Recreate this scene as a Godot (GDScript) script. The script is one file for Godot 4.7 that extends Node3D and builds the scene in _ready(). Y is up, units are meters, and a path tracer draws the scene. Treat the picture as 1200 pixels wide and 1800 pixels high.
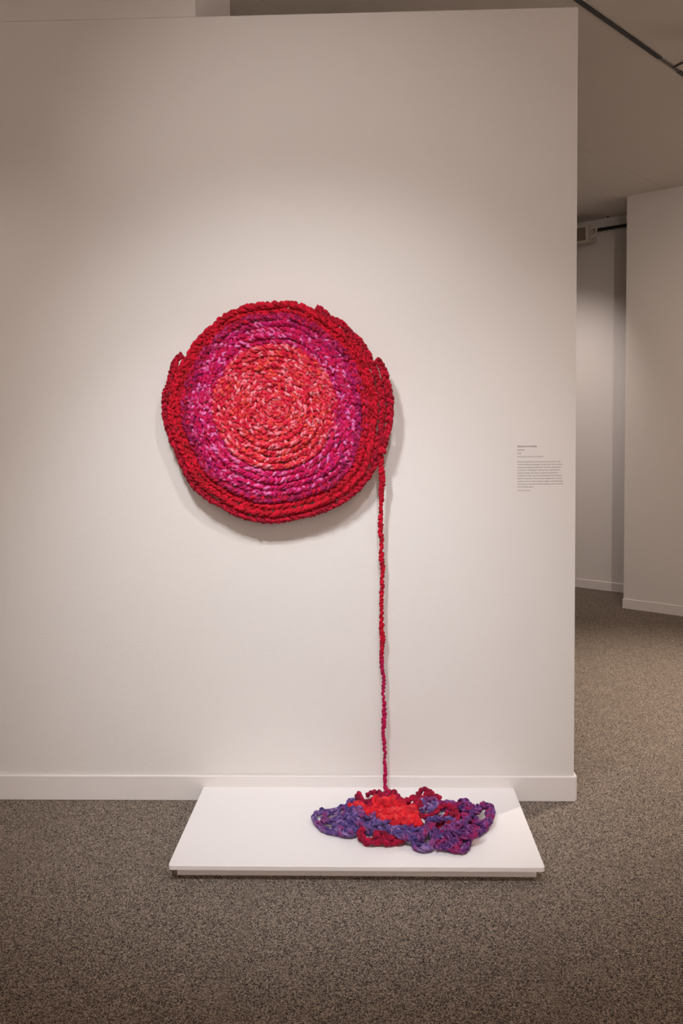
extends Node3D
# A gallery wall with a crocheted textile coil, its hanging cord and the heap of cord on a low plinth.

const DISC_AT := Vector3(-0.352,1.558,0.085)
const DISC_R := [0.3980,0.4005,0.3985,0.3932,0.3993,0.4083,0.4156,0.4166,0.4143,0.4197,0.4211,0.4246,0.4218,0.4190,0.4180,0.4198,0.4243,0.4287,0.4308,0.4259,0.4140,0.4059,0.3959,0.3913,0.3881,0.3846,0.3812,0.3794,0.3825,0.3804,0.3770,0.3757,0.3789,0.3823,0.3874,0.3873,0.3829,0.3835,0.3865,0.3846,0.3833,0.3788,0.3776,0.3793,0.3786,0.3857,0.3888,0.3962]
var outer_round_lower := PackedVector3Array([Vector3(-0.694,1.748,0.083), Vector3(-0.721,1.727,0.083), Vector3(-0.739,1.669,0.083), Vector3(-0.751,1.627,0.083), Vector3(-0.762,1.599,0.083), Vector3(-0.765,1.522,0.083), Vector3(-0.760,1.501,0.083), Vector3(-0.750,1.456,0.083), Vector3(-0.740,1.432,0.083), Vector3(-0.724,1.393,0.083), Vector3(-0.709,1.350,0.083), Vector3(-0.687,1.302,0.083), Vector3(-0.666,1.263,0.083), Vector3(-0.634,1.230,0.083), Vector3(-0.595,1.200,0.083), Vector3(-0.555,1.180,0.083), Vector3(-0.507,1.151,0.083), Vector3(-0.458,1.135,0.083), Vector3(-0.400,1.123,0.083), Vector3(-0.341,1.123,0.083), Vector3(-0.283,1.133,0.083), Vector3(-0.220,1.147,0.083), Vector3(-0.160,1.166,0.083), Vector3(-0.099,1.195,0.083), Vector3(-0.039,1.243,0.083), Vector3(0.000,1.292,0.083), Vector3(0.029,1.339,0.083), Vector3(0.040,1.371,0.083)])
var outer_round_upper := PackedVector3Array([Vector3(-0.191,1.918,0.087), Vector3(-0.170,1.905,0.087), Vector3(-0.139,1.877,0.087), Vector3(-0.094,1.853,0.087), Vector3(-0.069,1.826,0.087), Vector3(-0.033,1.791,0.087), Vector3(-0.008,1.755,0.087), Vector3(0.015,1.704,0.087), Vector3(0.042,1.637,0.087), Vector3(0.054,1.577,0.087), Vector3(0.053,1.514,0.087), Vector3(0.046,1.450,0.087), Vector3(0.029,1.386,0.087), Vector3(0.003,1.331,0.087)])
var outer_round_last := PackedVector3Array([Vector3(0.029,1.720,0.097), Vector3(0.046,1.703,0.097), Vector3(0.059,1.672,0.097), Vector3(0.069,1.640,0.097), Vector3(0.080,1.589,0.097), Vector3(0.082,1.551,0.097), Vector3(0.080,1.513,0.097), Vector3(0.076,1.481,0.097), Vector3(0.070,1.450,0.097), Vector3(0.057,1.412,0.097), Vector3(0.050,1.371,0.097)])
var cord_line := PackedVector3Array([Vector3(0.040,1.390,0.090), Vector3(0.046,1.354,0.082), Vector3(0.048,1.285,0.074), Vector3(0.047,1.228,0.066), Vector3(0.045,1.158,0.058), Vector3(0.041,1.087,0.050), Vector3(0.044,1.045,0.042), Vector3(0.046,1.016,0.040), Vector3(0.045,0.974,0.040), Vector3(0.047,0.933,0.040), Vector3(0.047,0.853,0.040), Vector3(0.044,0.789,0.040), Vector3(0.046,0.705,0.040), Vector3(0.047,0.632,0.040), Vector3(0.043,0.581,0.040), Vector3(0.049,0.507,0.040), Vector3(0.051,0.433,0.040), Vector3(0.051,0.332,0.040), Vector3(0.047,0.283,0.040), Vector3(0.052,0.218,0.030), Vector3(0.052,0.154,0.034), Vector3(0.054,0.094,0.038), Vector3(0.058,0.061,0.055), Vector3(0.061,0.085,0.151)])

const CEILING := 3.195
const GRID := Vector3(0.66, 0.0, -0.752)      # the ceiling's joints and tracks run along this
const ACROSS := Vector3(0.752, 0.0, 0.66)
const WALL_DIR := Vector3(0.775, 0.0, 0.632)  # the partitions beyond run along this

var heap := []
var noise := FastNoiseLite.new()
var mat := {}


# ---------------------------------------------------------------- small helpers
func lin(r: float, g: float, b: float) -> Color:
	return Color(r / 255.0, g / 255.0, b / 255.0).srgb_to_linear()

func put(called: String, mesh: Mesh, m: Material, parent: Node = self) -> MeshInstance3D:
	var o := MeshInstance3D.new()
	o.name = called
	o.mesh = mesh
	if m:
		o.material_override = m
	parent.add_child(o, true)
	return o

func thing(called: String, label: String, category: String, at: Vector3) -> Node3D:
	var o := Node3D.new()
	o.name = called
	add_child(o, true)
	o.position = at
	o.set_meta("label", label)
	o.set_meta("category", category)
	return o

func structure(o: Node3D, label: String, category: String) -> Node3D:
	o.set_meta("kind", "structure")
	o.set_meta("label", label)
	o.set_meta("category", category)
	return o

func quad(st: SurfaceTool, a: Vector3, b: Vector3, c: Vector3, d: Vector3, away: Vector3) -> void:
	# a flat face turned away from the point «away»
	var n := (b - a).cross(c - a)
	if n.length() < 1e-12:
		n = (c - a).cross(d - a)
	n = n.normalized()
	if n.dot((a + c) * 0.5 - away) < 0.0:
		n = -n
		var t := b
		b = d
		d = t
	# front faces run clockwise
	for v in [a, c, b, a, d, c]:
		st.set_normal(n)
		st.add_vertex(v)

# a prism over a convex outline in x-z, its upper (and lower) edges chamfered
func prism(outline: PackedVector2Array, y0: float, y1: float, ch: float = 0.0, ch_low: float = 0.0) -> ArrayMesh:
	var st := SurfaceTool.new()
	st.begin(Mesh.PRIMITIVE_TRIANGLES)
	var n := outline.size()
	var mid := Vector2.ZERO
	for p in outline:
		mid += p / n
	var inner := outline
	if maxf(ch, ch_low) > 0.0:
		var shrunk := Geometry2D.offset_polygon(outline, -maxf(ch, ch_low), Geometry2D.JOIN_MITER)
		if shrunk.size() == 1 and shrunk[0].size() == n:
			var best := PackedVector2Array()
			for p in outline:
				var near: Vector2 = shrunk[0][0]
				for q in shrunk[0]:
					if q.distance_to(p) < near.distance_to(p):
						near = q
				best.append(near)
			inner = best
		else:
			ch = 0.0
			ch_low = 0.0
	var c := Vector3(mid.x, (y0 + y1) * 0.5, mid.y)
	var levels := []
	if ch_low > 0.0:
		levels.append([inner, y0])
	levels.append([outline, y0 + ch_low])
	levels.append([outline, y1 - ch])
	if ch > 0.0:
		levels.append([inner, y1])
	for k in levels.size() - 1:
		var lo: PackedVector2Array = levels[k][0]
		var hi: PackedVector2Array = levels[k + 1][0]
		for i in n:
			var j := (i + 1) % n
			quad(st, Vector3(lo[i].x, levels[k][1], lo[i].y), Vector3(lo[j].x, levels[k][1], lo[j].y), Vector3(hi[j].x, levels[k + 1][1], hi[j].y), Vector3(hi[i].x, levels[k + 1][1], hi[i].y), c)
	for e in [0, levels.size() - 1]:
		var p: PackedVector2Array = levels[e][0]
		var y: float = levels[e][1]
		for i in range(1, n - 1):
			var up := Vector3.UP if e > 0 else Vector3.DOWN
			var t := [Vector3(p[0].x, y, p[0].y), Vector3(p[i].x, y, p[i].y), Vector3(p[i + 1].x, y, p[i + 1].y)]
			if (t[1] - t[0]).cross(t[2] - t[0]).dot(up) > 0.0:
				t = [t[0], t[2], t[1]]
			for v in t:
				st.set_normal(up)
				st.add_vertex(v)
	st.index()
	return st.commit()

func block(x0: float, x1: float, y0: float, y1: float, z0: float, z1: float, ch: float = 0.0, ch_low: float = 0.0) -> ArrayMesh:
	return prism(PackedVector2Array([Vector2(x0, z0), Vector2(x1, z0), Vector2(x1, z1), Vector2(x0, z1)]), y0, y1, ch, ch_low)

# a bar of rectangular section between two points lying at one height; «wide» across, hanging «tall» below them
func bar(a: Vector3, b: Vector3, wide: float, tall: float, ch: float = 0.0) -> ArrayMesh:
	var d := (b - a).normalized()
	var s := Vector3(-d.z, 0, d.x) * wide * 0.5
	return prism(PackedVector2Array([Vector2(a.x + s.x, a.z + s.z), Vector2(b.x + s.x, b.z + s.z), Vector2(b.x - s.x, b.z - s.z), Vector2(a.x - s.x, a.z - s.z)]), a.y - tall, a.y, ch, ch)

# a round tube along points
func tube(pts: PackedVector3Array, r: float, sides: int = 8) -> ArrayMesh:
	var verts := PackedVector3Array()
	var norms := PackedVector3Array()
	var idx := PackedInt32Array()
	for i in pts.size():
		var t := (pts[mini(i + 1, pts.size() - 1)] - pts[maxi(i - 1, 0)]).normalized()
		var a := t.cross(Vector3(0.31, 0.9, 0.2)).normalized()
		var b := t.cross(a)
		for k in sides:
			var n := a * cos(TAU * k / sides) + b * sin(TAU * k / sides)
			verts.append(pts[i] + n * r)
			norms.append(n)
	ring_faces(idx, 0, pts.size(), sides)
	return arrays(verts, norms, PackedColorArray(), idx)

func ring_faces(idx: PackedInt32Array, from: int, rings: int, sides: int) -> void:
	for i in rings - 1:
		for k in sides:
			var a := from + i * sides + k
			var b := from + i * sides + (k + 1) % sides
			idx.append_array(PackedInt32Array([a, a + sides, b, b, a + sides, b + sides]))
	for k in range(1, sides - 1):
		idx.append_array(PackedInt32Array([from, from + k, from + k + 1]))
		var e := from + (rings - 1) * sides
		idx.append_array(PackedInt32Array([e, e + k + 1, e + k]))

func arrays(v: PackedVector3Array, n: PackedVector3Array, c: PackedColorArray, idx: PackedInt32Array) -> ArrayMesh:
	var a := []
	a.resize(Mesh.ARRAY_MAX)
	a[Mesh.ARRAY_VERTEX] = v
	a[Mesh.ARRAY_NORMAL] = n
	if c.size():
		a[Mesh.ARRAY_COLOR] = c
	a[Mesh.ARRAY_INDEX] = idx
	var m := ArrayMesh.new()
	m.add_surface_from_arrays(Mesh.PRIMITIVE_TRIANGLES, a)
	return m

# a surface of revolution about y from (radius, height) pairs
func lathe(profile: PackedVector2Array, sides: int = 24) -> ArrayMesh:
	var st := SurfaceTool.new()
	st.begin(Mesh.PRIMITIVE_TRIANGLES)
	for i in profile.size() - 1:
		for k in sides:
			var a0 := TAU * k / sides
			var a1 := TAU * (k + 1) / sides
			var p := profile[i]
			var q := profile[i + 1]
			var v0 := Vector3(p.x * cos(a0), p.y, p.x * sin(a0))
			var v1 := Vector3(p.x * cos(a1), p.y, p.x * sin(a1))
			var v2 := Vector3(q.x * cos(a1), q.y, q.x * sin(a1))
			var v3 := Vector3(q.x * cos(a0), q.y, q.x * sin(a0))
			for v in [v0, v2, v1, v0, v3, v2]:
				st.add_vertex(v)
	st.index()
	st.generate_normals()
	return st.commit()


# ---------------------------------------------------------------- dyed cord
# the dye of the cord: along the length «s» of one strip, at the coil's share «u» of the radius (disc) or by kind (heap)
func dye(kind: int, s: float, strand: int, u: float, p: Vector3) -> Color:
	var a := noise.get_noise_2d(s * 26.0, strand * 47.0 + 11.0)          # strip to strip, a few stitches long
	var b := noise.get_noise_2d(s * 9.0 + 300.0, strand * 13.0)          # long stretches
	var c := noise.get_noise_3d(p.x * 60.0, p.y * 60.0, p.z * 60.0 + 50.0)
	var m := noise.get_noise_3d(p.x * 22.0, p.y * 22.0 + 9.0, p.z * 22.0)
	var k: Color
	match kind:
		6:   # raspberry
			k = lin(140, 4, 44).lerp(lin(186, 12, 60), clampf(0.45 + a * 1.5 + c * 0.6, 0, 1))
			k = k.lerp(lin(112, 4, 52), clampf(-b * 1.6 - 0.2, 0, 0.7))
		0:
			k = lin(152, 3, 32).lerp(lin(194, 7, 46), clampf(0.45 + a * 1.5 + c * 0.6, 0, 1))
			k = k.lerp(lin(132, 4, 40), clampf(-b * 1.6 - 0.25, 0, 0.7))
		1:
			k = lin(94, 66, 130).lerp(lin(146, 114, 170), clampf(0.30 + a * 1.7, 0, 1))
			k = k.lerp(lin(62, 54, 116), clampf(b * 2.0 - 0.1, 0, 0.75))
			k = k.lerp(lin(140, 50, 112), clampf(m * 2.0 - 0.35 + c * 0.4, 0, 0.75))
		2:
			k = lin(106, 42, 108).lerp(lin(142, 80, 148), clampf(0.32 + a * 1.7, 0, 1))
			k = k.lerp(lin(158, 20, 84), clampf(m * 2.0 + b * 0.8 - 0.1, 0, 0.85))
			k = k.lerp(lin(70, 42, 104), clampf(-m * 2.0 - 0.2, 0, 0.7))
		3:
			k = lin(214, 14, 36).lerp(lin(236, 40, 50), clampf(0.4 + a * 1.8, 0, 1))
			k = k.lerp(lin(238, 86, 88), clampf(b * 1.6 - 0.35, 0, 0.6))
			k = k.lerp(lin(176, 8, 34), clampf(-m * 1.8 - 0.15, 0, 0.7))  # deeper red in patches, stands in for shading of the heap
		4:
			k = coil_dye(u, a, b, c)
		5:   # hanging cord: red above, raspberry below
			k = lin(170, 4, 34).lerp(lin(212, 10, 46), clampf(0.5 + a * 1.4, 0, 1))
			k = k.lerp(lin(168, 14, 78).lerp(lin(196, 16, 84), clampf(0.5 + a * 1.4, 0, 1)), smoothstep(0.64, 0.52, p.y + b * 0.05))
	return k

func coil_dye(u: float, a: float, b: float, c: float) -> Color:
	var coral := lin(206, 18, 56).lerp(lin(230, 66, 88), clampf(0.45 + a * 1.5, 0, 1))
	coral = coral.lerp(lin(234, 84, 62), clampf(b * 2.4 - 0.58 + c * 0.9, 0, 0.8))
	coral = coral.lerp(lin(238, 146, 160), clampf(a * 1.7 - b * 1.6 - 0.36, 0, 0.9))
	coral = coral.lerp(lin(190, 10, 48), clampf(c * 1.8 - 0.15, 0, 0.8))
	var pink := lin(194, 8, 80).lerp(lin(212, 20, 112), clampf(0.4 + a * 1.5, 0, 1))
	pink = pink.lerp(lin(224, 122, 184), clampf(a * 1.9 - b * 1.6 - 0.30 - 1.6 * (u - 0.66), 0, 0.9))
	pink = pink.lerp(lin(196, 8, 62), clampf(c * 2.0 - 0.15, 0, 0.8))
	pink = pink.lerp(lin(128, 20, 104), clampf(b * 1.8 - 0.7, 0, 0.5))
	var plum := lin(122, 6, 62).lerp(lin(168, 10, 84), clampf(0.4 + a * 1.5, 0, 1))
	plum = plum.lerp(lin(112, 22, 100), clampf(b * 1.6 - 0.4, 0, 0.5))
	var red := lin(164, 3, 30).lerp(lin(208, 8, 44), clampf(0.5 + a * 1.4 + c * 0.5, 0, 1))
	var w := u + c * 0.03 + b * 0.02
	var k := coral.lerp(pink, smoothstep(0.57, 0.60, w))
	k = k.lerp(plum, smoothstep(0.77, 0.83, w) * 0.8)
	return k.lerp(red, smoothstep(0.845, 0.88, w))

# even steps along a smooth curve through the points
func smooth_line(pts: PackedVector3Array, step: float) -> PackedVector3Array:
	var c := Curve3D.new()
	c.bake_interval = step
	for i in pts.size():
		var t := (pts[mini(i + 1, pts.size() - 1)] - pts[maxi(i - 1, 0)]) / 6.0
		c.add_point(pts[i], -t, t)
	var out := PackedVector3Array()
	var n := maxi(int(c.get_baked_length() / step), 4)
	for i in n + 1:
		out.append(c.sample_baked(c.get_baked_length() * i / n, true))
	return out

# the hanging cord is pulled tighter in places and thinner towards its foot
func slim(kind: int, p: Vector3) -> float:
	return lerpf(0.78, 1.08, smoothstep(0.1, 1.25, p.y)) * (1.0 + 0.30 * noise.get_noise_1d(p.y * 9.0 + 20.0)) if kind == 5 else 1.0

# a chain of fabric strips worked over one another along «line»; «face» is the side one sees, «wide» its width
func chain(line: PackedVector3Array, faces: PackedVector3Array, wide: float, kind: int, us: PackedFloat32Array, s0: float, tall: float = 0.62, sides: int = 9, tight: float = 2.15, strips: int = 3) -> ArrayMesh:
	var verts := PackedVector3Array()
	var norms := PackedVector3Array()
	var cols := PackedColorArray()
	var idx := PackedInt32Array()
	var n := line.size()
	var length := PackedFloat32Array([s0])
	for i in range(1, n):
		length.append(length[i - 1] + line[i].distance_to(line[i - 1]))
	var sway := wide * (0.262 if strips == 3 else 0.315)
	var lift := wide * (0.21 if strips == 3 else 0.22) * tall
	var thick := wide * (0.235 if strips == 3 else 0.166)
	var period := wide * tight
	for strand in strips:
		var mid := PackedVector3Array()
		var outs := PackedVector3Array()
		var phases := PackedFloat32Array()
		for i in n:
			var t := (line[mini(i + 1, n - 1)] - line[maxi(i - 1, 0)]).normalized()
			var f := (faces[i] - t * faces[i].dot(t)).normalized()
			var s := t.cross(f)
			var q := length[i]
			var ph := TAU * q / period + TAU * strand / strips + 1.1 * noise.get_noise_1d(q * 16.0 + strand * 5.0)
			var j := 1.0 + 0.35 * noise.get_noise_2d(q * 55.0, strand * 31.0)
			mid.append(line[i] + s * sway * slim(kind, line[i]) * j * sin(ph) + f * (lift * sin(2.0 * ph) + wide * 0.10 * noise.get_noise_2d(q * 70.0, strand * 71.0 + 5.0)))
			outs.append(f)
			phases.append(ph)
		var from := verts.size()
		for i in n:
			var t := (mid[mini(i + 1, n - 1)] - mid[maxi(i - 1, 0)]).normalized()
			var s := t.cross(outs[i]).normalized()
			var f := s.cross(t)
			var q := length[i]
			var r := thick * slim(kind, line[i]) * (1.0 + 0.12 * sin(2.0 * phases[i] + 0.6) + 0.22 * noise.get_noise_2d(q * 45.0, strand * 19.0 + 100.0))
			if i == 0 or i == n - 1:
				r *= 0.55
			var k := dye(kind, q, strand, us[i] if us.size() else 0.0, mid[i])
			var turn := 2.2 * noise.get_noise_1d(q * 30.0 + 900.0 * strand)
			for e in sides:
				var w := TAU * e / sides + turn
				var cr := 1.0 + 0.36 * noise.get_noise_2d(q * 70.0 + strand * 77.0, e * 140.0) + 0.20 * noise.get_noise_2d(q * 190.0 + strand * 33.0, e * 90.0 + 40.0)
				var d := s * cos(w) + f * sin(w)
				verts.append(mid[i] + d * r * cr)
				norms.append(d)
				cols.append(k)
		ring_faces(idx, from, n, sides)
	if strips == 5:   # core added behind the worked strips, keeps their gaps dark
		var from := verts.size()
		for i in n:
			var t := (line[mini(i + 1, n - 1)] - line[maxi(i - 1, 0)]).normalized()
			var f := (faces[i] - t * faces[i].dot(t)).normalized()
			var s := t.cross(f)
			var k := dye(kind, length[i], 9, us[i] if us.size() else 0.0, line[i])
			for e in sides:
				var d := s * cos(TAU * e / sides) + f * sin(TAU * e / sides) * 0.6
				verts.append(line[i] - f * wide * 0.20 + d * wide * (0.36 if i > 0 and i < n - 1 else 0.1))
				norms.append(d.normalized())
				cols.append(k)
		ring_faces(idx, from, n, sides)
	# true normals, so that the strips' creases catch the light
	var real := PackedVector3Array()
	real.resize(verts.size())
	for i in range(0, idx.size(), 3):
		var fn := (verts[idx[i + 2]] - verts[idx[i]]).cross(verts[idx[i + 1]] - verts[idx[i]])
		for k in 3:
			real[idx[i + k]] += fn
	for i in real.size():
		real[i] = real[i].normalized() if real[i].length() > 1e-14 else norms[i]
	return arrays(verts, real, cols, idx)

# the side of the chain that shows: flat to the wall at the coil's sides, turned on edge above and below
func lean(th: float, of_round: float, share: float) -> Vector3:
	var a := share * (0.95 * pow(absf(sin(th)), 1.5) * signf(sin(th)) + 0.5 * noise.get_noise_2d(th * 1.3, of_round * 9.0))
	return Vector3(-cos(th) * sin(absf(a)), absf(sin(th)) * sin(absf(a)), cos(a))

func same(v: Vector3, n: int) -> PackedVector3Array:
	var out := PackedVector3Array()
	out.resize(n)
	out.fill(v)
	return out

func disc_radius(th: float) -> float:
	var k := fposmod((th + PI) / TAU, 1.0) * DISC_R.size()
	var i := int(k) % DISC_R.size()
	return lerpf(DISC_R[i], DISC_R[(i + 1) % DISC_R.size()], k - floorf(k))


# ---------------------------------------------------------------- materials
func plain(c: Color, rough: float = 0.9) -> StandardMaterial3D:
	var m := StandardMaterial3D.new()
	m.albedo_color = c
	m.roughness = rough
	return m

func normal_from(n: FastNoiseLite, size: int, strength: float) -> ImageTexture:
	var im := n.get_seamless_image(size, size)
	im.convert(Image.FORMAT_RGBA8)
	im.bump_map_to_normal_map(strength)
	return ImageTexture.create_from_image(im)

func world_mapped(m: StandardMaterial3D, per_metre: float) -> void:
	m.uv1_triplanar = true
	m.uv1_world_triplanar = true
	m.uv1_scale = Vector3.ONE * per_metre

func make_materials() -> void:
	noise.seed = 7
	noise.noise_type = FastNoiseLite.TYPE_SIMPLEX_SMOOTH
	noise.fractal_type = FastNoiseLite.FRACTAL_NONE
	noise.frequency = 1.0

	var stipple := FastNoiseLite.new()
	stipple.seed = 3
	stipple.frequency = 0.09
	stipple.fractal_octaves = 3
	var roller := normal_from(stipple, 512, 3.0)
	for spec in [["wall", Color8(226, 221, 217)], ["ceiling", Color8(226, 219, 211)], ["trim", Color8(228, 222, 219)]]:
		var m := plain(spec[1], 0.85)
		m.normal_enabled = true
		m.normal_texture = roller
		m.normal_scale = 0.10
		world_mapped(m, 2.2)
		mat[spec[0]] = m
	mat.plinth = plain(Color8(240, 234, 232), 0.55)
	mat.dark = plain(Color8(14, 13, 14), 0.5)
	mat.grey_metal = plain(Color8(92, 86, 84), 0.45)
	mat.case = plain(Color8(214, 204, 192), 0.6)
	mat.grille = plain(Color8(128, 116, 104), 0.8)
	mat.film = plain(Color8(226, 220, 216), 0.5)
	mat.ink = plain(Color8(28, 24, 26), 0.9)
	mat.wire = plain(Color8(215, 205, 195), 0.6)
	mat.lens = plain(Color8(255, 240, 225), 0.3)
	mat.lens.emission_enabled = true
	mat.lens.emission = Color8(255, 226, 196)
	mat.lens.emission_energy_multiplier = 2.0

	var crumple := FastNoiseLite.new()
	crumple.seed = 12
	crumple.frequency = 0.06
	crumple.fractal_octaves = 3
	var cloth := plain(Color.WHITE, 1.0)
	cloth.vertex_color_use_as_albedo = true
	cloth.normal_enabled = true
	cloth.normal_texture = normal_from(crumple, 512, 9.0)
	cloth.normal_scale = 0.9
	world_mapped(cloth, 9.0)
	mat.cloth = cloth

	# loop-pile carpet: every tuft a cell with a yarn tone of its own
	var cells := FastNoiseLite.new()
	cells.seed = 21
	cells.noise_type = FastNoiseLite.TYPE_CELLULAR
	cells.cellular_return_type = FastNoiseLite.RETURN_CELL_VALUE
	cells.cellular_jitter = 1.0
	cells.frequency = 0.20
	cells.fractal_type = FastNoiseLite.FRACTAL_NONE
	var size := 1600
	var tone := cells.get_seamless_image(size, size)
	tone.convert(Image.FORMAT_L8)
	cells.cellular_return_type = FastNoiseLite.RETURN_DISTANCE
	var height := cells.get_seamless_image(size, size)
	height.convert(Image.FORMAT_L8)
	var from := tone.get_data()
	var ramp := PackedByteArray()
	for v in 256:
		var x := v / 255.0
		var c := CARPET_DARK
		if x < 0.30:
			c = CARPET_DARK.lerp(CARPET_BROWN, smoothstep(0.0, 0.30, x) * 0.5)
		elif x < 0.7:
			c = CARPET_BROWN.lerp(CARPET_TAUPE, (x - 0.30) / 0.40)
		else:
			c = CARPET_TAUPE.lerp(CARPET_LIGHT, (x - 0.7) / 0.30)
		ramp.append_array(PackedByteArray([c.r8, c.g8, c.b8]))
	var rgb := PackedByteArray()
	rgb.resize(size * size * 3)
	for i in size * size:
		var v := from[i] * 3
		rgb[i * 3] = ramp[v]
		rgb[i * 3 + 1] = ramp[v + 1]
		rgb[i * 3 + 2] = ramp[v + 2]
	var carpet := plain(Color.WHITE, 1.0)
	carpet.albedo_texture = ImageTexture.create_from_image(Image.create_from_data(size, size, false, Image.FORMAT_RGB8, rgb))
	height.convert(Image.FORMAT_RGBA8)
	height.bump_map_to_normal_map(4.0)
	carpet.normal_enabled = true
	carpet.normal_texture = ImageTexture.create_from_image(height)
	carpet.normal_scale = 0.5
	world_mapped(carpet, 1.0 / 0.86)
	mat.carpet = carpet

const CARPET_DARK := Color(0.135, 0.108, 0.094)
const CARPET_BROWN := Color(0.404, 0.350, 0.306)
const CARPET_TAUPE := Color(0.539, 0.481, 0.427)
const CARPET_LIGHT := Color(0.719, 0.656, 0.589)


# ---------------------------------------------------------------- lamps
func spot(at: Vector3, to: Vector3, energy: float, angle: float, tint: Color, label: String, blend: float = 1.0, radius: float = 0.014) -> void:
	var t := thing("unseen_spotlight", label, "spotlight", at)  # every lamp head stands out of view
	var head := Node3D.new()
	head.name = "lamp_head"
	t.add_child(head)
	var dir := (to - at).normalized()
	head.basis = Basis.looking_at(dir, Vector3.UP if absf(dir.y) < 0.95 else Vector3.RIGHT) * Basis(Vector3.RIGHT, -PI / 2)
	# the can points along its own +y; open front at y = 0
	put("can", lathe(PackedVector2Array([Vector2(0.047, 0.0), Vector2(0.05, 0.0), Vector2(0.05, -0.13), Vector2(0.04, -0.15), Vector2(0.0, -0.15)])), mat.case, head)
	put("lens", lathe(PackedVector2Array([Vector2(0.0, -0.035), Vector2(0.046, -0.035), Vector2(0.046, -0.04), Vector2(0.0, -0.04)])), mat.lens, head)
	var stem := put("stem", tube(PackedVector3Array([Vector3(0, 0.0, 0) - dir * 0.1 + Vector3(0, 0.02, 0), Vector3(0, CEILING - at.y - 0.02, 0) - dir * 0.1]), 0.008), mat.case, t)
	stem.set_meta("label", "thin stem of an unseen spotlight")
	var l := SpotLight3D.new()
	l.name = "beam"
	add_child(l, true)
	l.look_at_from_position(at + dir * 0.012, to, Vector3.UP if absf(dir.y) < 0.95 else Vector3.RIGHT)
	l.light_energy = energy
	l.light_color = tint
	l.spot_angle = angle
	l.spot_angle_attenuation = blend
	l.spot_range = 20.0
	l.spot_attenuation = 2.0
	l.light_size = radius
	l.shadow_enabled = true


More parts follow.
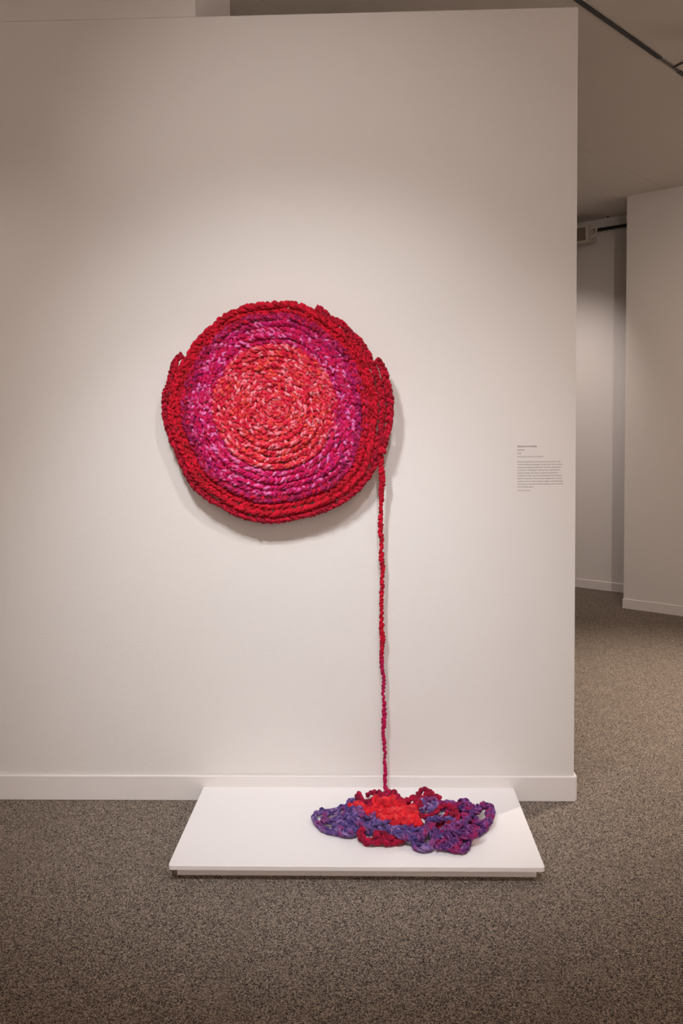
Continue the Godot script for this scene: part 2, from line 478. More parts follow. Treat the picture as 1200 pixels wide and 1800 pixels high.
func _ready() -> void:
	# ---- camera
	var cam := Camera3D.new()
	cam.name = "camera"
	add_child(cam)
	cam.position = Vector3(0.0, 1.491, 3.341)
	cam.basis = Basis(Vector3.UP, 0.03146) * Basis(Vector3.RIGHT, -0.05939) * Basis(Vector3.BACK, -0.01047)
	cam.keep_aspect = Camera3D.KEEP_HEIGHT
	cam.set_frustum(0.05 * 1800.0 / 1524.0, Vector2(0.0, -0.05 * 68.0 / 1524.0), 0.05, 60.0)
	cam.current = true

	# ---- air, exposure
	var we := WorldEnvironment.new()
	we.name = "world_environment"
	var env := Environment.new()
	env.background_mode = Environment.BG_COLOR
	env.background_color = Color(0, 0, 0)
	env.tonemap_mode = Environment.TONE_MAPPER_LINEAR
	env.tonemap_exposure = 1.0
	env.sdfgi_enabled = true
	env.ssao_enabled = true
	env.ssil_enabled = true
	we.environment = env
	add_child(we)

	make_materials()

	# ---- lamps out of view: artwork, wall, passage; the last three are added bounce fill
	spot(Vector3(0.22, 3.03, 1.9), Vector3(-0.14, 0.95, 0), 1.40, 33, Color(1.000, 0.994, 0.994), "track spotlight aimed at the coil from its right")
	spot(Vector3(0.25, 3.03, 1.3), Vector3(0.05, 0.1, 0.25), 0.50, 24, Color(0.485, 0.798, 1.000), "unseen spotlight placed to light the plinth")  # out of view, placed to brighten the plinth
	spot(Vector3(-0.72, 3.03, 1.9), Vector3(-0.28, 0.95, 0), 1.92, 33, Color(0.972, 0.984, 1.000), "track spotlight aimed at the coil from its left")
	spot(Vector3(-0.6, 3.03, 1.93), Vector3(-0.22, 2.2, 0), 0.98, 33, Color(1.000, 0.973, 0.963), "unseen spotlight placed to light the upper half of the display wall")  # out of view, brightens the upper wall
	spot(Vector3(-0.72, 3.03, 2.15), Vector3(-0.45, 0.35, 0), 3.05, 25, Color(0.971, 0.985, 1.000), "unseen spotlight placed to light the wall below the coil")  # out of view, brightens the lower wall on the left
	spot(Vector3(0.22, 3.03, 2.15), Vector3(0.1, 0.35, 0), 1.26, 25, Color(0.961, 0.972, 1.000), "unseen spotlight placed to light the cord and the plinth's back")  # out of view, placed for the light low on the wall
	spot(Vector3(1.2, 3.03, 1.9), Vector3(0.95, 0.6, 0), 0.95, 29, Color(1.000, 0.937, 0.901), "unseen spotlight placed to light the wall's end below the text panel")  # out of view, placed to brighten the right end
	spot(Vector3(-1.95, 3.03, 1.6), Vector3(-1.62, 1.25, 0), 0.85, 33, Color(1.000, 0.946, 0.906), "unseen spotlight placed to light the far end of the display wall")  # out of view, lifts the left edge of the wall
	spot(Vector3(2.62, 3.03, -1.36), Vector3(1.7, 0, -1.05), 10.80, 36, Color(1.000, 0.954, 0.909), "track spotlight over the passage floor beside the wall's end")
	spot(Vector3(1, 3.03, -3.25), Vector3(1.62, 1.05, -4.5), 2.30, 42, Color(1.000, 0.940, 0.915), "unseen spotlight placed to light the farther partition")  # out of view, placed for the bright patch on this partition
	spot(Vector3(1.6, 3.03, -0.6), Vector3(2.7, 0, -2.7), 2.30, 64, Color(1.000, 0.919, 0.852), "unseen spotlight placed to light the nearer partition")  # out of view, placed to light this partition broadly
	spot(Vector3(0.4, 3.03, 3.6), Vector3(0.4, 1.5, 5.9), 21.00, 65, Color(1.000, 0.941, 0.904), "added fill spotlight on the wall behind the viewer")  # added fill, its bounce lights the whole room
	spot(Vector3(3.6, 3.03, 0.6), Vector3(5.2, 1.5, 0.9), 11.00, 60, Color(1.000, 0.942, 0.902), "added fill spotlight on the far side wall past the passage")  # added fill, bounced off the side wall
	spot(Vector3(0.6, 3.03, -5.4), Vector3(0.3, 1.5, -7.2), 1.30, 60, Color(1.000, 0.983, 0.965), "added fill spotlight on the wall far behind the partitions")  # added fill for the space behind the partitions

	build_room()
	build_plinth()
	build_sculpture()
	build_label()
	build_ceiling_fittings()


func build_room() -> void:
	structure(put("floor", block(-4.2, 5.2, -0.12, 0.0, -7.2, 5.9), mat.carpet), "brown flecked loop-pile carpet over the whole gallery floor", "floor")
	# ceiling in strips, with the joints between them left open
	var ceiling := Node3D.new()
	ceiling.name = "ceiling"
	add_child(ceiling)
	structure(ceiling, "plain off-white ceiling with thin diagonal joints", "ceiling")
	var cuts := [-9.0, -1.440, -0.490, 0.4585, 1.408, 9.0]
	var gap := 0.0015
	for i in cuts.size() - 1:
		var a: Vector3 = ACROSS * (cuts[i] + gap) - GRID * 9.0
		var b: Vector3 = ACROSS * (cuts[i + 1] - gap) - GRID * 9.0
		var c: Vector3 = b + GRID * 18.0
		var d: Vector3 = a + GRID * 18.0
		put("ceiling_panel", prism(PackedVector2Array([Vector2(a.x, a.z), Vector2(b.x, b.z), Vector2(c.x, c.z), Vector2(d.x, d.z)]), CEILING, CEILING + 0.02), mat.ceiling, ceiling)
	put("added_backing_slab", block(-4.3, 5.3, CEILING + 0.021, CEILING + 0.15, -7.3, 6.0), mat.dark, ceiling)  # dark slab added so no light leaks through the joints
	# the outer walls
	structure(put("wall_left", block(-4.3, -4.2, -0.1, 3.3, -7.2, 5.9), mat.wall), "plain wall at the gallery's side", "wall")
	structure(put("wall_right", block(5.2, 5.3, -0.1, 3.3, -7.2, 5.9), mat.wall), "plain wall past the passage", "wall")
	structure(put("wall_rear", block(-4.3, 5.3, -0.1, 3.3, 5.9, 6.0), mat.wall), "plain wall behind the viewer", "wall")
	structure(put("wall_far", block(-4.3, 5.3, -0.1, 3.3, -7.3, -7.2), mat.wall), "plain wall far behind the partitions", "wall")
	# the display wall, its head joint and the bulkhead that goes on to the ceiling
	structure(put("wall_front", block(-4.2, 0.7912, 0.0, 3.0188, -0.20, 0.0, 0.002), mat.wall), "white freestanding display wall behind the crocheted coil", "wall")
	structure(put("wall_bulkhead", prism(PackedVector2Array([Vector2(-4.2, -0.0008), Vector2(-0.637, -0.0008), Vector2(-0.5436, -0.25), Vector2(-0.66, -0.32), Vector2(-4.2, -0.32)]), 3.0192, CEILING), mat.wall), "short bulkhead closing the gap between display wall and ceiling", "wall")
	structure(put("baseboard_front", prism(PackedVector2Array([Vector2(-4.2, 0.0), Vector2(-4.2, 0.012), Vector2(0.795, 0.012), Vector2(0.795, 0.0)]), 0.002, 0.101, 0.004), mat.trim), "white baseboard along the foot of the display wall", "baseboard")
	structure(put("baseboard_end", block(0.7912, 0.803, 0.002, 0.101, -0.2, -0.0005, 0.004), mat.trim), "white baseboard round the end of the display wall", "baseboard")
	# two partitions beyond the passage, turned to the ceiling's grid
	var n := Vector3(WALL_DIR.z, 0, -WALL_DIR.x)      # away from the viewer
	var a1 := Vector3(1.998, 0, -3.489)
	var b1 := a1 + WALL_DIR * 4.4
	partition("wall_passage", a1, b1, n, 0.16, "nearer white partition beyond the passage", "baseboard_passage")
	var b2 := Vector3(2.174, 0, -4.105) + WALL_DIR * 1.6
	var a2 := Vector3(1.839, 0, -4.363) - WALL_DIR * 3.2
	partition("wall_recess", a2, b2, n, 0.16, "farther white partition behind the end of the display wall", "baseboard_recess")

func partition(called: String, a: Vector3, b: Vector3, n: Vector3, thick: float, label: String, skirting: String) -> void:
	var c := b + n * thick
	var d := a + n * thick
	structure(put(called, prism(PackedVector2Array([Vector2(a.x, a.z), Vector2(b.x, b.z), Vector2(c.x, c.z), Vector2(d.x, d.z)]), 0.0, CEILING), mat.wall), label, "wall")
	var s := -n * 0.012
	a -= WALL_DIR * 0.003
	structure(put(skirting, prism(PackedVector2Array([Vector2(a.x, a.z), Vector2(b.x, b.z), Vector2(b.x + s.x, b.z + s.z), Vector2(a.x + s.x, a.z + s.z)]), 0.002, 0.079, 0.004), mat.trim), "white baseboard of the " + label, "baseboard")


func build_plinth() -> void:
	var t := thing("plinth", "low white display plinth on the carpet against the wall", "plinth", Vector3(-0.0545, 0.0, 0.313))
	# slab with rounded corners and a softened rim
	var w := 0.61
	var d := 0.305
	var r := 0.012
	var o := PackedVector2Array()
	for q in [[1, 1, 0.0], [-1, 1, PI / 2], [-1, -1, PI], [1, -1, PI * 1.5]]:
		for k in 5:
			var ang: float = q[2] + PI / 2 * k / 4.0
			o.append(Vector2(q[0] * (w - r) + r * cos(ang), q[1] * (d - r) + r * sin(ang)))
	put("slab", prism(o, 0.039, 0.055, 0.002, 0.001), mat.plinth, t)
	put("base", block(-w + 0.02, w - 0.02, 0.0, 0.0392, -d + 0.02, 0.262), mat.plinth, t)


func build_sculpture() -> void:
	var at := Vector3(0.13, 0.055, 0.25)
	var t := thing("crocheted_sculpture", "crocheted coral, pink and red coil on white wall, its cord falling to a violet heap", "textile sculpture", at)
	# --- the coil on the wall
	var coil := Node3D.new()
	coil.name = "coiled_disc"
	t.add_child(coil)
	coil.position = -at
	coil.set_meta("label", "round coil of coral, pink and red chain")
	var rounds := 17
	var mean := 0.0
	for r in DISC_R:
		mean += r / DISC_R.size()
	var s0 := 0.0
	var step := 0.0024
	for k in rounds:
		var line := PackedVector3Array()
		var us := PackedFloat32Array()
		var fs := PackedVector3Array()
		var u_mid := (k + 0.5) / rounds
		var n := maxi(int(TAU * mean * u_mid / step), 24)
		var extra := 3
		for i in n + extra + 1:
			var turn := float(i) / n
			var th := -0.9 - TAU * turn
			var u := (k + 0.5 + (smoothstep(0.75, 1.05, turn) if k < rounds - 1 else 0.0)) / rounds
			var rr := u * lerpf(mean, disc_radius(th), smoothstep(0.1, 0.8, u))
			var wob := noise.get_noise_2d(cos(th) * 3.0 + k * 9.0, sin(th) * 3.0)
			var deep := noise.get_noise_2d(cos(th) * 4.0 + k * 17.0, sin(th) * 4.0 + 40.0)
			rr += wob * 0.0028
			line.append(DISC_AT + Vector3(cos(th) * rr, sin(th) * rr, deep * 0.0055 + 0.004 * sin(k * 2.4)))
			us.append(u)
			fs.append(lean(th, k * 3.1, 0.25 + 0.75 * smoothstep(0.15, 0.5, u)))
		put("coil_round", chain(line, fs, 0.0300, 4, us, s0, 0.9, 8, 2.35, 5), mat.cloth, coil)
		s0 += TAU * mean * u_mid
	for o in [[outer_round_lower, 0.0290], [outer_round_upper, 0.0285], [outer_round_last, 0.0310]]:
		var line := smooth_line(o[0], step)
		var fs := PackedVector3Array()
		for p in line:
			fs.append(lean(atan2(p.y - DISC_AT.y, p.x - DISC_AT.x), s0, 0.8))
		put("coil_round", chain(line, fs, o[1], 0, PackedFloat32Array(), s0, 0.9, 8, 2.35, 5), mat.cloth, coil)
		s0 += 3.0
	# --- the cord that hangs from its end
	var hang := smooth_line(cord_line, 0.003)
	var faces := PackedVector3Array()
	for i in hang.size():
		var y := hang[i].y
		var turn := 0.2 + 2.4 * noise.get_noise_1d(y * 2.6 + 3.0) * smoothstep(1.3, 1.0, y)
		faces.append(Vector3(sin(turn), 0.15, cos(turn)))
		hang[i].y = maxf(hang[i].y, 0.069)
		hang[i] += Vector3(0.0035 * noise.get_noise_1d(y * 14.0), 0, 0.003 * noise.get_noise_1d(y * 14.0 + 50.0))
	var cord := put("hanging_cord", chain(hang, faces, 0.0195, 5, PackedFloat32Array(), 50.0, 0.9), mat.cloth, t)
	cord.position = -at
	cord.set_meta("label", "single red chain hanging straight down")
	# --- the heap it ends in
	var pile := Node3D.new()
	pile.name = "cord_heap"
	t.add_child(pile)
	pile.position = -at
	pile.set_meta("label", "tangled heap of violet, crimson and scarlet chain")
	heap.append([1, 0.0257, PackedVector3Array([Vector3(-0.089,0.069,0.204), Vector3(-0.077,0.069,0.167), Vector3(-0.053,0.069,0.180), Vector3(-0.029,0.069,0.234), Vector3(-0.011,0.069,0.312), Vector3(-0.028,0.069,0.374), Vector3(-0.005,0.069,0.421)])])
	heap.append([0, 0.0238, PackedVector3Array([Vector3(-0.052,0.069,0.234), Vector3(-0.023,0.069,0.207), Vector3(0.007,0.069,0.234), Vector3(0.030,0.069,0.299), Vector3(0.058,0.069,0.311), Vector3(0.102,0.069,0.298)])])
	heap.append([1, 0.0257, PackedVector3Array([Vector3(0.099,0.069,0.391), Vector3(0.130,0.069,0.359), Vector3(0.172,0.069,0.365), Vector3(0.204,0.069,0.415), Vector3(0.239,0.069,0.415), Vector3(0.263,0.069,0.351)])])
	heap.append([2, 0.0257, PackedVector3Array([Vector3(0.196,0.069,0.173), Vector3(0.231,0.069,0.216), Vector3(0.274,0.069,0.222), Vector3(0.295,0.069,0.264), Vector3(0.333,0.069,0.257), Vector3(0.350,0.069,0.324), Vector3(0.319,0.069,0.389)])])
	heap.append([2, 0.0257, PackedVector3Array([Vector3(0.252,0.069,0.470), Vector3(0.278,0.069,0.439), Vector3(0.305,0.069,0.463), Vector3(0.322,0.069,0.414), Vector3(0.297,0.069,0.364), Vector3(0.278,0.069,0.311), Vector3(0.240,0.069,0.332), Vector3(0.210,0.069,0.325)])])
	heap.append([0, 0.0238, PackedVector3Array([Vector3(0.264,0.070,0.333), Vector3(0.256,0.070,0.360), Vector3(0.239,0.070,0.385), Vector3(0.220,0.070,0.360), Vector3(0.239,0.070,0.314), Vector3(0.268,0.070,0.293)])])
	heap.append([0, 0.0218, PackedVector3Array([Vector3(-0.020,0.071,0.120), Vector3(0.020,0.085,0.123), Vector3(0.044,0.075,0.116), Vector3(0.064,0.077,0.107), Vector3(0.093,0.085,0.138), Vector3(0.104,0.075,0.158), Vector3(0.120,0.070,0.171)])])
	heap.append([0, 0.0277, PackedVector3Array([Vector3(-0.056,0.085,0.154), Vector3(-0.041,0.089,0.197), Vector3(-0.023,0.085,0.209), Vector3(-0.005,0.080,0.225), Vector3(0.018,0.075,0.267)])])
	heap.append([0, 0.0257, PackedVector3Array([Vector3(-0.043,0.085,0.236), Vector3(-0.023,0.085,0.216), Vector3(0.001,0.085,0.209), Vector3(0.019,0.085,0.167), Vector3(0.041,0.085,0.153), Vector3(0.049,0.085,0.188), Vector3(0.031,0.085,0.222)])])
	heap.append([0, 0.0257, PackedVector3Array([Vector3(0.101,0.075,0.165), Vector3(0.118,0.090,0.213), Vector3(0.133,0.090,0.220), Vector3(0.130,0.075,0.230)])])
	heap.append([3, 0.0257, PackedVector3Array([Vector3(-0.084,0.075,0.228), Vector3(-0.067,0.077,0.220), Vector3(-0.046,0.085,0.233), Vector3(-0.022,0.085,0.262)])])
	heap.append([3, 0.0277, PackedVector3Array([Vector3(-0.031,0.090,0.306), Vector3(-0.005,0.090,0.286), Vector3(0.016,0.090,0.267), Vector3(0.031,0.090,0.226), Vector3(0.061,0.090,0.213), Vector3(0.088,0.090,0.185)])])
	heap.append([3, 0.0297, PackedVector3Array([Vector3(0.022,0.095,0.204), Vector3(0.016,0.095,0.231), Vector3(0.049,0.095,0.224), Vector3(0.060,0.095,0.264), Vector3(0.089,0.095,0.250), Vector3(0.112,0.095,0.270), Vector3(0.131,0.095,0.303)])])
	heap.append([3, 0.0277, PackedVector3Array([Vector3(-0.019,0.100,0.334), Vector3(0.015,0.100,0.321), Vector3(0.041,0.100,0.308), Vector3(0.061,0.100,0.333), Vector3(0.085,0.100,0.294), Vector3(0.111,0.100,0.301), Vector3(0.139,0.100,0.320), Vector3(0.157,0.100,0.294)])])
	heap.append([3, 0.0297, PackedVector3Array([Vector3(0.018,0.105,0.363), Vector3(0.046,0.105,0.350), Vector3(0.075,0.105,0.331), Vector3(0.098,0.105,0.344), Vector3(0.123,0.105,0.362), Vector3(0.149,0.105,0.350), Vector3(0.164,0.105,0.374)])])
	heap.append([3, 0.0297, PackedVector3Array([Vector3(0.029,0.101,0.373), Vector3(0.057,0.101,0.379), Vector3(0.074,0.101,0.360), Vector3(0.100,0.101,0.373), Vector3(0.116,0.101,0.391), Vector3(0.141,0.101,0.385), Vector3(0.166,0.101,0.391)])])
	heap.append([3, 0.0277, PackedVector3Array([Vector3(0.068,0.093,0.387), Vector3(0.084,0.093,0.405), Vector3(0.097,0.093,0.374), Vector3(0.113,0.093,0.398), Vector3(0.135,0.093,0.392), Vector3(0.155,0.093,0.398), Vector3(0.169,0.093,0.386)])])
	heap.append([3, 0.0257, PackedVector3Array([Vector3(0.105,0.095,0.238), Vector3(0.119,0.095,0.260), Vector3(0.109,0.095,0.294), Vector3(0.123,0.095,0.322), Vector3(0.144,0.095,0.266), Vector3(0.155,0.095,0.294), Vector3(0.146,0.095,0.335)])])
	heap.append([3, 0.0277, PackedVector3Array([Vector3(0.095,0.105,0.343), Vector3(0.112,0.105,0.357), Vector3(0.129,0.105,0.330), Vector3(0.136,0.105,0.370), Vector3(0.153,0.105,0.389), Vector3(0.163,0.105,0.421), Vector3(0.145,0.105,0.428)])])
	heap.append([3, 0.0277, PackedVector3Array([Vector3(0.096,0.100,0.392), Vector3(0.114,0.100,0.379), Vector3(0.128,0.100,0.405), Vector3(0.118,0.100,0.424), Vector3(0.143,0.100,0.398), Vector3(0.167,0.100,0.404)])])
	heap.append([1, 0.0218, PackedVector3Array([Vector3(-0.145,0.080,0.289), Vector3(-0.166,0.077,0.262), Vector3(-0.195,0.073,0.274), Vector3(-0.207,0.069,0.291), Vector3(-0.198,0.067,0.333), Vector3(-0.172,0.067,0.381), Vector3(-0.145,0.067,0.406), Vector3(-0.120,0.067,0.414), Vector3(-0.092,0.068,0.422), Vector3(-0.064,0.070,0.416), Vector3(-0.050,0.075,0.401)])])
	heap.append([1, 0.0238, PackedVector3Array([Vector3(-0.057,0.090,0.280), Vector3(-0.087,0.085,0.276), Vector3(-0.105,0.081,0.254), Vector3(-0.133,0.075,0.264), Vector3(-0.162,0.073,0.286), Vector3(-0.172,0.071,0.320), Vector3(-0.161,0.075,0.348), Vector3(-0.133,0.085,0.359), Vector3(-0.114,0.085,0.334), Vector3(-0.089,0.085,0.302)])])
	heap.append([1, 0.0277, PackedVector3Array([Vector3(-0.131,0.081,0.406), Vector3(-0.119,0.081,0.369), Vector3(-0.099,0.081,0.350), Vector3(-0.080,0.081,0.332), Vector3(-0.063,0.081,0.306)])])
	heap.append([1, 0.0297, PackedVector3Array([Vector3(-0.132,0.075,0.402), Vector3(-0.112,0.075,0.411), Vector3(-0.092,0.075,0.429), Vector3(-0.067,0.075,0.428), Vector3(-0.056,0.075,0.404), Vector3(-0.073,0.075,0.374), Vector3(-0.093,0.075,0.387), Vector3(-0.108,0.075,0.363)])])
	heap.append([1, 0.0257, PackedVector3Array([Vector3(-0.069,0.087,0.274), Vector3(-0.052,0.087,0.260), Vector3(-0.037,0.087,0.280), Vector3(-0.046,0.087,0.300), Vector3(-0.066,0.087,0.293)])])
	heap.append([1, 0.0297, PackedVector3Array([Vector3(-0.093,0.091,0.365), Vector3(-0.074,0.091,0.340), Vector3(-0.057,0.091,0.334), Vector3(-0.034,0.091,0.334), Vector3(-0.011,0.091,0.340), Vector3(0.012,0.091,0.346), Vector3(0.020,0.091,0.377)])])
	heap.append([1, 0.0297, PackedVector3Array([Vector3(-0.062,0.087,0.357), Vector3(-0.045,0.087,0.381), Vector3(-0.016,0.087,0.402), Vector3(0.012,0.087,0.393), Vector3(0.037,0.087,0.374), Vector3(0.057,0.087,0.392), Vector3(0.072,0.087,0.440), Vector3(0.093,0.087,0.469), Vector3(0.120,0.087,0.480)])])
	heap.append([1, 0.0257, PackedVector3Array([Vector3(0.001,0.093,0.369), Vector3(0.018,0.093,0.375), Vector3(0.037,0.093,0.381), Vector3(0.054,0.093,0.393)])])
	heap.append([1, 0.0238, PackedVector3Array([Vector3(0.000,0.075,0.404), Vector3(0.014,0.075,0.416), Vector3(0.017,0.075,0.392), Vector3(0.034,0.075,0.416), Vector3(0.056,0.075,0.433), Vector3(0.083,0.075,0.444), Vector3(0.115,0.075,0.467)])])
	heap.append([0, 0.0257, PackedVector3Array([Vector3(-0.028,0.080,0.409), Vector3(-0.039,0.070,0.424), Vector3(-0.030,0.069,0.468), Vector3(-0.011,0.069,0.486), Vector3(0.016,0.069,0.482), Vector3(0.043,0.069,0.487), Vector3(0.071,0.069,0.484)])])
	heap.append([0, 0.0297, PackedVector3Array([Vector3(0.008,0.071,0.471), Vector3(0.014,0.077,0.455), Vector3(0.036,0.079,0.453), Vector3(0.055,0.077,0.472), Vector3(0.079,0.070,0.480), Vector3(0.107,0.069,0.469)])])
	heap.append([1, 0.0277, PackedVector3Array([Vector3(0.083,0.090,0.435), Vector3(0.098,0.090,0.428), Vector3(0.115,0.090,0.434), Vector3(0.135,0.090,0.450), Vector3(0.156,0.090,0.431), Vector3(0.176,0.090,0.440), Vector3(0.177,0.090,0.477)])])
	heap.append([1, 0.0257, PackedVector3Array([Vector3(0.085,0.083,0.451), Vector3(0.108,0.083,0.469), Vector3(0.127,0.083,0.487), Vector3(0.153,0.083,0.481), Vector3(0.173,0.083,0.493)])])
	heap.append([2, 0.0238, PackedVector3Array([Vector3(0.124,0.091,0.436), Vector3(0.145,0.091,0.424), Vector3(0.171,0.091,0.430), Vector3(0.178,0.091,0.461), Vector3(0.162,0.091,0.485), Vector3(0.168,0.091,0.515)])])
	heap.append([1, 0.0277, PackedVector3Array([Vector3(0.175,0.091,0.417), Vector3(0.191,0.090,0.427), Vector3(0.205,0.085,0.448), Vector3(0.215,0.079,0.460), Vector3(0.235,0.077,0.468)])])
	heap.append([2, 0.0257, PackedVector3Array([Vector3(0.197,0.100,0.385), Vector3(0.211,0.100,0.404), Vector3(0.206,0.095,0.431), Vector3(0.221,0.089,0.456), Vector3(0.247,0.085,0.460)])])
	heap.append([1, 0.0238, PackedVector3Array([Vector3(0.189,0.105,0.415), Vector3(0.218,0.105,0.389), Vector3(0.248,0.105,0.385), Vector3(0.284,0.105,0.381)])])
	heap.append([1, 0.0297, PackedVector3Array([Vector3(0.174,0.085,0.473), Vector3(0.153,0.075,0.477), Vector3(0.148,0.069,0.500), Vector3(0.165,0.069,0.527), Vector3(0.191,0.069,0.515), Vector3(0.214,0.069,0.476), Vector3(0.227,0.075,0.458), Vector3(0.241,0.083,0.468), Vector3(0.257,0.085,0.484)])])
	heap.append([2, 0.0238, PackedVector3Array([Vector3(0.211,0.075,0.521), Vector3(0.239,0.071,0.520), Vector3(0.264,0.068,0.528), Vector3(0.291,0.068,0.537), Vector3(0.311,0.068,0.523), Vector3(0.324,0.069,0.481), Vector3(0.335,0.071,0.449), Vector3(0.329,0.075,0.426), Vector3(0.308,0.083,0.437)])])
	heap.append([2, 0.0238, PackedVector3Array([Vector3(0.223,0.079,0.514), Vector3(0.247,0.079,0.493), Vector3(0.262,0.079,0.513), Vector3(0.278,0.079,0.496), Vector3(0.287,0.079,0.519)])])
	heap.append([2, 0.0238, PackedVector3Array([Vector3(0.276,0.091,0.460), Vector3(0.292,0.091,0.478), Vector3(0.308,0.091,0.490), Vector3(0.329,0.091,0.477)])])
	heap.append([0, 0.0218, PackedVector3Array([Vector3(0.168,0.085,0.187), Vector3(0.179,0.095,0.158), Vector3(0.197,0.105,0.152), Vector3(0.219,0.105,0.165), Vector3(0.236,0.100,0.191), Vector3(0.254,0.090,0.205)])])
	heap.append([0, 0.0238, PackedVector3Array([Vector3(0.178,0.090,0.205), Vector3(0.198,0.100,0.191), Vector3(0.208,0.105,0.188), Vector3(0.210,0.095,0.194)])])
	heap.append([0, 0.0257, PackedVector3Array([Vector3(0.125,0.095,0.235), Vector3(0.140,0.100,0.213), Vector3(0.159,0.100,0.213), Vector3(0.170,0.095,0.238), Vector3(0.177,0.095,0.280)])])
	heap.append([1, 0.0257, PackedVector3Array([Vector3(0.170,0.095,0.238), Vector3(0.190,0.095,0.224), Vector3(0.209,0.095,0.213), Vector3(0.228,0.095,0.216), Vector3(0.231,0.095,0.259), Vector3(0.212,0.095,0.266)])])
	heap.append([1, 0.0257, PackedVector3Array([Vector3(0.180,0.091,0.285), Vector3(0.197,0.091,0.257), Vector3(0.217,0.091,0.278), Vector3(0.237,0.091,0.264), Vector3(0.225,0.091,0.298), Vector3(0.203,0.091,0.305)])])
	heap.append([2, 0.0238, PackedVector3Array([Vector3(0.235,0.095,0.241), Vector3(0.255,0.095,0.234), Vector3(0.273,0.095,0.241), Vector3(0.297,0.095,0.241), Vector3(0.319,0.095,0.269), Vector3(0.337,0.095,0.306)])])
	heap.append([2, 0.0238, PackedVector3Array([Vector3(0.317,0.085,0.229), Vector3(0.329,0.100,0.241), Vector3(0.340,0.105,0.234), Vector3(0.349,0.095,0.251), Vector3(0.370,0.090,0.261)])])
	heap.append([2, 0.0277, PackedVector3Array([Vector3(0.332,0.100,0.377), Vector3(0.348,0.100,0.344), Vector3(0.373,0.097,0.310), Vector3(0.394,0.091,0.263), Vector3(0.422,0.085,0.239), Vector3(0.433,0.083,0.259), Vector3(0.423,0.081,0.316), Vector3(0.406,0.079,0.358), Vector3(0.377,0.085,0.396)])])
	heap.append([2, 0.0257, PackedVector3Array([Vector3(0.408,0.085,0.298), Vector3(0.423,0.085,0.297), Vector3(0.413,0.085,0.351), Vector3(0.390,0.085,0.383), Vector3(0.362,0.085,0.371), Vector3(0.359,0.085,0.345), Vector3(0.377,0.085,0.345)])])
	heap.append([2, 0.0218, PackedVector3Array([Vector3(0.357,0.069,0.417), Vector3(0.375,0.069,0.407), Vector3(0.393,0.069,0.382), Vector3(0.407,0.069,0.350)])])
	heap.append([2, 0.0257, PackedVector3Array([Vector3(0.312,0.101,0.340), Vector3(0.327,0.101,0.366), Vector3(0.319,0.101,0.411), Vector3(0.297,0.101,0.431), Vector3(0.279,0.101,0.456), Vector3(0.291,0.101,0.480)])])
	heap.append([2, 0.0277, PackedVector3Array([Vector3(0.308,0.097,0.435), Vector3(0.326,0.097,0.428), Vector3(0.345,0.097,0.441), Vector3(0.360,0.097,0.459), Vector3(0.337,0.097,0.484), Vector3(0.317,0.097,0.459)])])
	heap.append([2, 0.0238, PackedVector3Array([Vector3(0.297,0.105,0.401), Vector3(0.279,0.105,0.433), Vector3(0.264,0.105,0.464), Vector3(0.284,0.105,0.470), Vector3(0.302,0.105,0.488)])])
	heap.append([2, 0.0198, PackedVector3Array([Vector3(0.257,0.110,0.443), Vector3(0.253,0.105,0.477), Vector3(0.261,0.095,0.498), Vector3(0.277,0.085,0.505), Vector3(0.300,0.075,0.511)])])
	heap.append([2, 0.0218, PackedVector3Array([Vector3(0.347,0.095,0.299), Vector3(0.362,0.095,0.272), Vector3(0.370,0.095,0.279), Vector3(0.354,0.095,0.313)])])
	heap.append([0, 0.0198, PackedVector3Array([Vector3(0.145,0.105,0.329), Vector3(0.166,0.109,0.368), Vector3(0.189,0.111,0.381), Vector3(0.213,0.115,0.374), Vector3(0.232,0.117,0.341), Vector3(0.254,0.117,0.311), Vector3(0.279,0.115,0.302), Vector3(0.294,0.115,0.337), Vector3(0.300,0.113,0.372), Vector3(0.293,0.109,0.403), Vector3(0.275,0.105,0.414), Vector3(0.257,0.100,0.416)])])
	heap.append([0, 0.0178, PackedVector3Array([Vector3(0.256,0.111,0.381), Vector3(0.272,0.111,0.352), Vector3(0.281,0.111,0.361), Vector3(0.278,0.111,0.381)])])
	var words := ["crimson loop of chain", "violet-blue loop of chain", "plum and magenta loop of chain", "bright scarlet loop of chain"]
	for i in heap.size():
		var h: Array = heap[i]
		var line := smooth_line(h[2], 0.0030)
		var fs := PackedVector3Array()
		for j in line.size():
			var q := 0.5 * noise.get_noise_2d(j * 0.03, i * 7.0)
			fs.append(Vector3(q, 1.0, 0.35 + 0.4 * noise.get_noise_2d(j * 0.03, i * 7.0 + 3.0)))
			line[j].y = maxf(line[j].y + 0.004 * noise.get_noise_2d(j * 0.08, i * 5.0), 0.056 + h[1] * 0.50)
		var o := put("cord_loop", chain(line, fs, h[1] * 1.05, 6 if h[0] == 0 else h[0], PackedFloat32Array(), 80.0 + i * 3.0, 0.95, 9, [2.4, 2.9, 2.9, 1.7][h[0]], [3, 5, 5, 3][h[0]]), mat.cloth, pile)
		o.position.y = maxf(0.0, 0.0552 - o.get_aabb().position.y)   # lies on the plinth
		o.set_meta("label", words[h[0]])


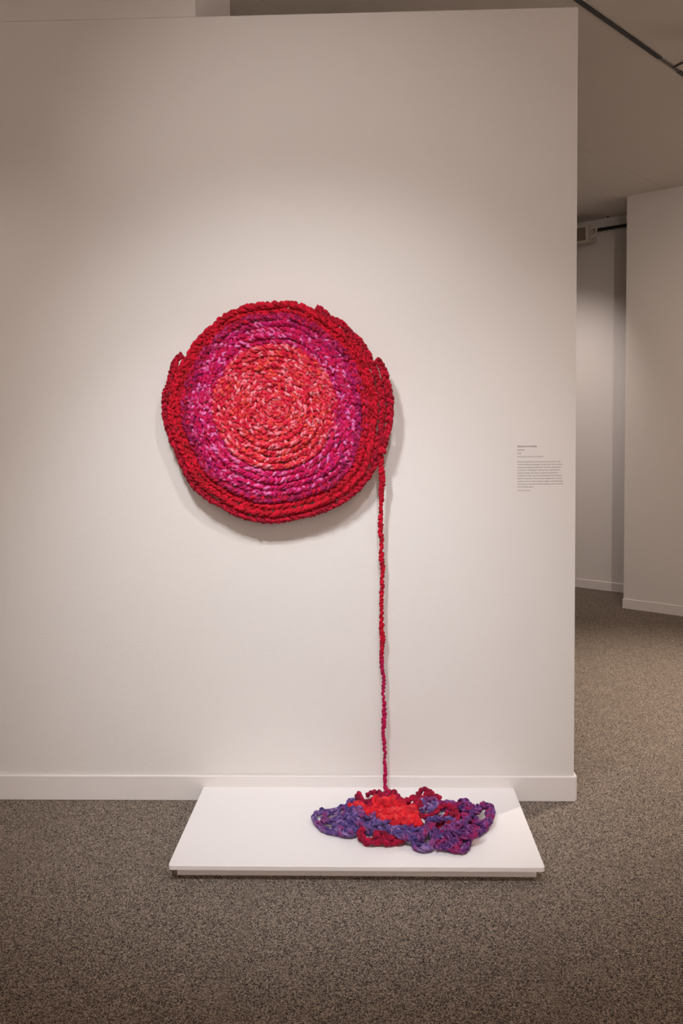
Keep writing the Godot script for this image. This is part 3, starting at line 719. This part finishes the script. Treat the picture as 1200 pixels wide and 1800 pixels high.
func build_label() -> void:
	var t := thing("wall_label", "small printed text panel on the white wall, right of the coil", "wall label", Vector3(0.662, 1.199, 0.0))
	put("panel", block(-0.112, 0.112, 0.0, 0.214, 0.0, 0.0006), mat.film, t)
	var font := SystemFont.new()
	font.font_names = PackedStringArray(["Droid Sans"])
	var bold := SystemFont.new()
	bold.font_names = PackedStringArray(["Droid Sans"])
	bold.font_weight = 700
	var slanted := SystemFont.new()
	slanted.font_names = PackedStringArray(["Droid Sans"])
	slanted.font_italic = true
	# [text, height of its baseline below the panel's top, size of the letters, width, font]
	var lines := [
		["Aliana Grace Bailey", 0.0262, 0.0076, 0.0740, bold],
		["patience", 0.0395, 0.0070, 0.0285, slanted],
		["2023", 0.0522, 0.0068, 0.0155, font],
		["Hand-dyed cotton tie installation", 0.0650, 0.0056, 0.0985, font],
		["My hand-dyed knits first entered my practice in my", 0.0850, 0.0062, 0.1655, font],
		["work installation My Body is Deserving. Each medium", 0.0957, 0.0062, 0.1715, font],
		["served a purpose: quilting for release, weaving for", 0.1064, 0.0062, 0.1680, font],
		["connection, collaging for being seen, and knits for", 0.1171, 0.0062, 0.1630, font],
		["understanding. The knits in patience represent a", 0.1278, 0.0062, 0.1560, font],
		["mindfulness journey of learning what this material", 0.1385, 0.0062, 0.1680, font],
		["needs as it grows. This process taught me to create", 0.1492, 0.0062, 0.1700, font],
		["support, listen to the material, adapt, move through", 0.1599, 0.0062, 0.1725, font],
		["uncertainty, and have faith knowing I could unravel it", 0.1706, 0.0062, 0.1755, font],
		["all and begin again.", 0.1813, 0.0062, 0.0630, font],
		["Collection of the artist", 0.1945, 0.0048, 0.0510, font]]
	for l in lines:
		var tm := TextMesh.new()
		tm.text = l[0]
		tm.font = l[4]
		tm.font_size = 16
		tm.pixel_size = 0.01
		tm.depth = 0.02
		tm.horizontal_alignment = HORIZONTAL_ALIGNMENT_LEFT
		tm.vertical_alignment = VERTICAL_ALIGNMENT_BOTTOM
		var box := tm.get_aabb()
		var o := put("text_line", tm, mat.ink, t)
		var k: float = l[3] / maxf(box.size.x, 0.001)
		var ky: float = l[2] * 1.0 / 0.16
		o.scale = Vector3(k, ky, 0.01)
		o.position = Vector3(-0.0925 - box.position.x * k, 0.214 - l[1] - 0.035 * ky * 1.0, 0.0007)


func build_ceiling_fittings() -> void:
	# black track overhead, with a bare joint and a branch
	var y := CEILING
	var p0 := Vector3(0.859, y, -0.314)
	var dir := (Vector3(1.575, y, -1.12) - p0).normalized()
	var t := thing("lighting_track", "black ceiling lighting track running diagonally above the passage", "lighting track", p0)
	put("track_rail", bar(-dir * 1.5, dir * 0.806, 0.024, 0.005, 0.001), mat.dark, t)
	put("track_coupler", bar(dir * 0.806, dir * 1.02, 0.018, 0.004, 0.001), mat.grey_metal, t)
	put("track_rail", bar(dir * 1.02, dir * 4.2, 0.024, 0.005, 0.001), mat.dark, t)
	var side := Vector3(0.46, 0, 0.89).normalized()
	put("branch_conduit", bar(dir * 0.953, dir * 0.953 + side * 1.2, 0.009, 0.008, 0.001), mat.grey_metal, t)
	# track along the farther partition
	var a := Vector3(1.945, 3.105, -4.20)
	var b := Vector3(2.36, 3.118, -3.87)
	var u := thing("wall_track", "short black track along the top of the farther partition", "lighting track", Vector3(a.x, a.y, a.z))
	put("track_rail", bar(Vector3.ZERO, Vector3(b.x - a.x, 0, b.z - a.z), 0.03, 0.024, 0.002), mat.dark, u)
	# speaker high on the farther partition, tilted down
	var sp := thing("wall_speaker", "beige speaker box with dark grille under the passage ceiling, behind the display wall's edge", "speaker", Vector3(1.83, 2.985, -4.17))
	sp.basis = Basis.looking_at(-Vector3(-WALL_DIR.z, 0, WALL_DIR.x), Vector3.UP) * Basis(Vector3.RIGHT, 0.10)
	put("case", block(-0.26, 0.075, 0.0, 0.135, -0.10, 0.06, 0.006, 0.006), mat.case, sp)
	put("grille", block(-0.25, 0.055, 0.010, 0.118, 0.055, 0.066, 0.003, 0.003), mat.grille, sp)
	put("bracket", tube(PackedVector3Array([Vector3(0.07, 0.10, 0.0), Vector3(0.11, 0.115, 0.0), Vector3(0.125, 0.09, 0.0), Vector3(0.12, 0.05, 0.0), Vector3(0.07, 0.03, 0.0)]), 0.010), mat.case, sp)
	var wr := thing("hanging_wire", "thin pale wire hanging from the passage ceiling across the short black track", "wire", Vector3(2.03, 3.0, -4.14))
	put("strand", tube(PackedVector3Array([Vector3(-0.01, 0.195, 0), Vector3(0.0, 0.15, 0.0), Vector3(0.005, 0.09, 0.0), Vector3(-0.01, 0.05, 0.0), Vector3(-0.02, 0.02, 0.0)]), 0.002, 6), mat.wire, wr)
	put("ceiling_clip", lathe(PackedVector2Array([Vector2(0.0, 0.196), Vector2(0.008, 0.195), Vector2(0.008, 0.185), Vector2(0.0, 0.184)]), 12), mat.dark, wr)
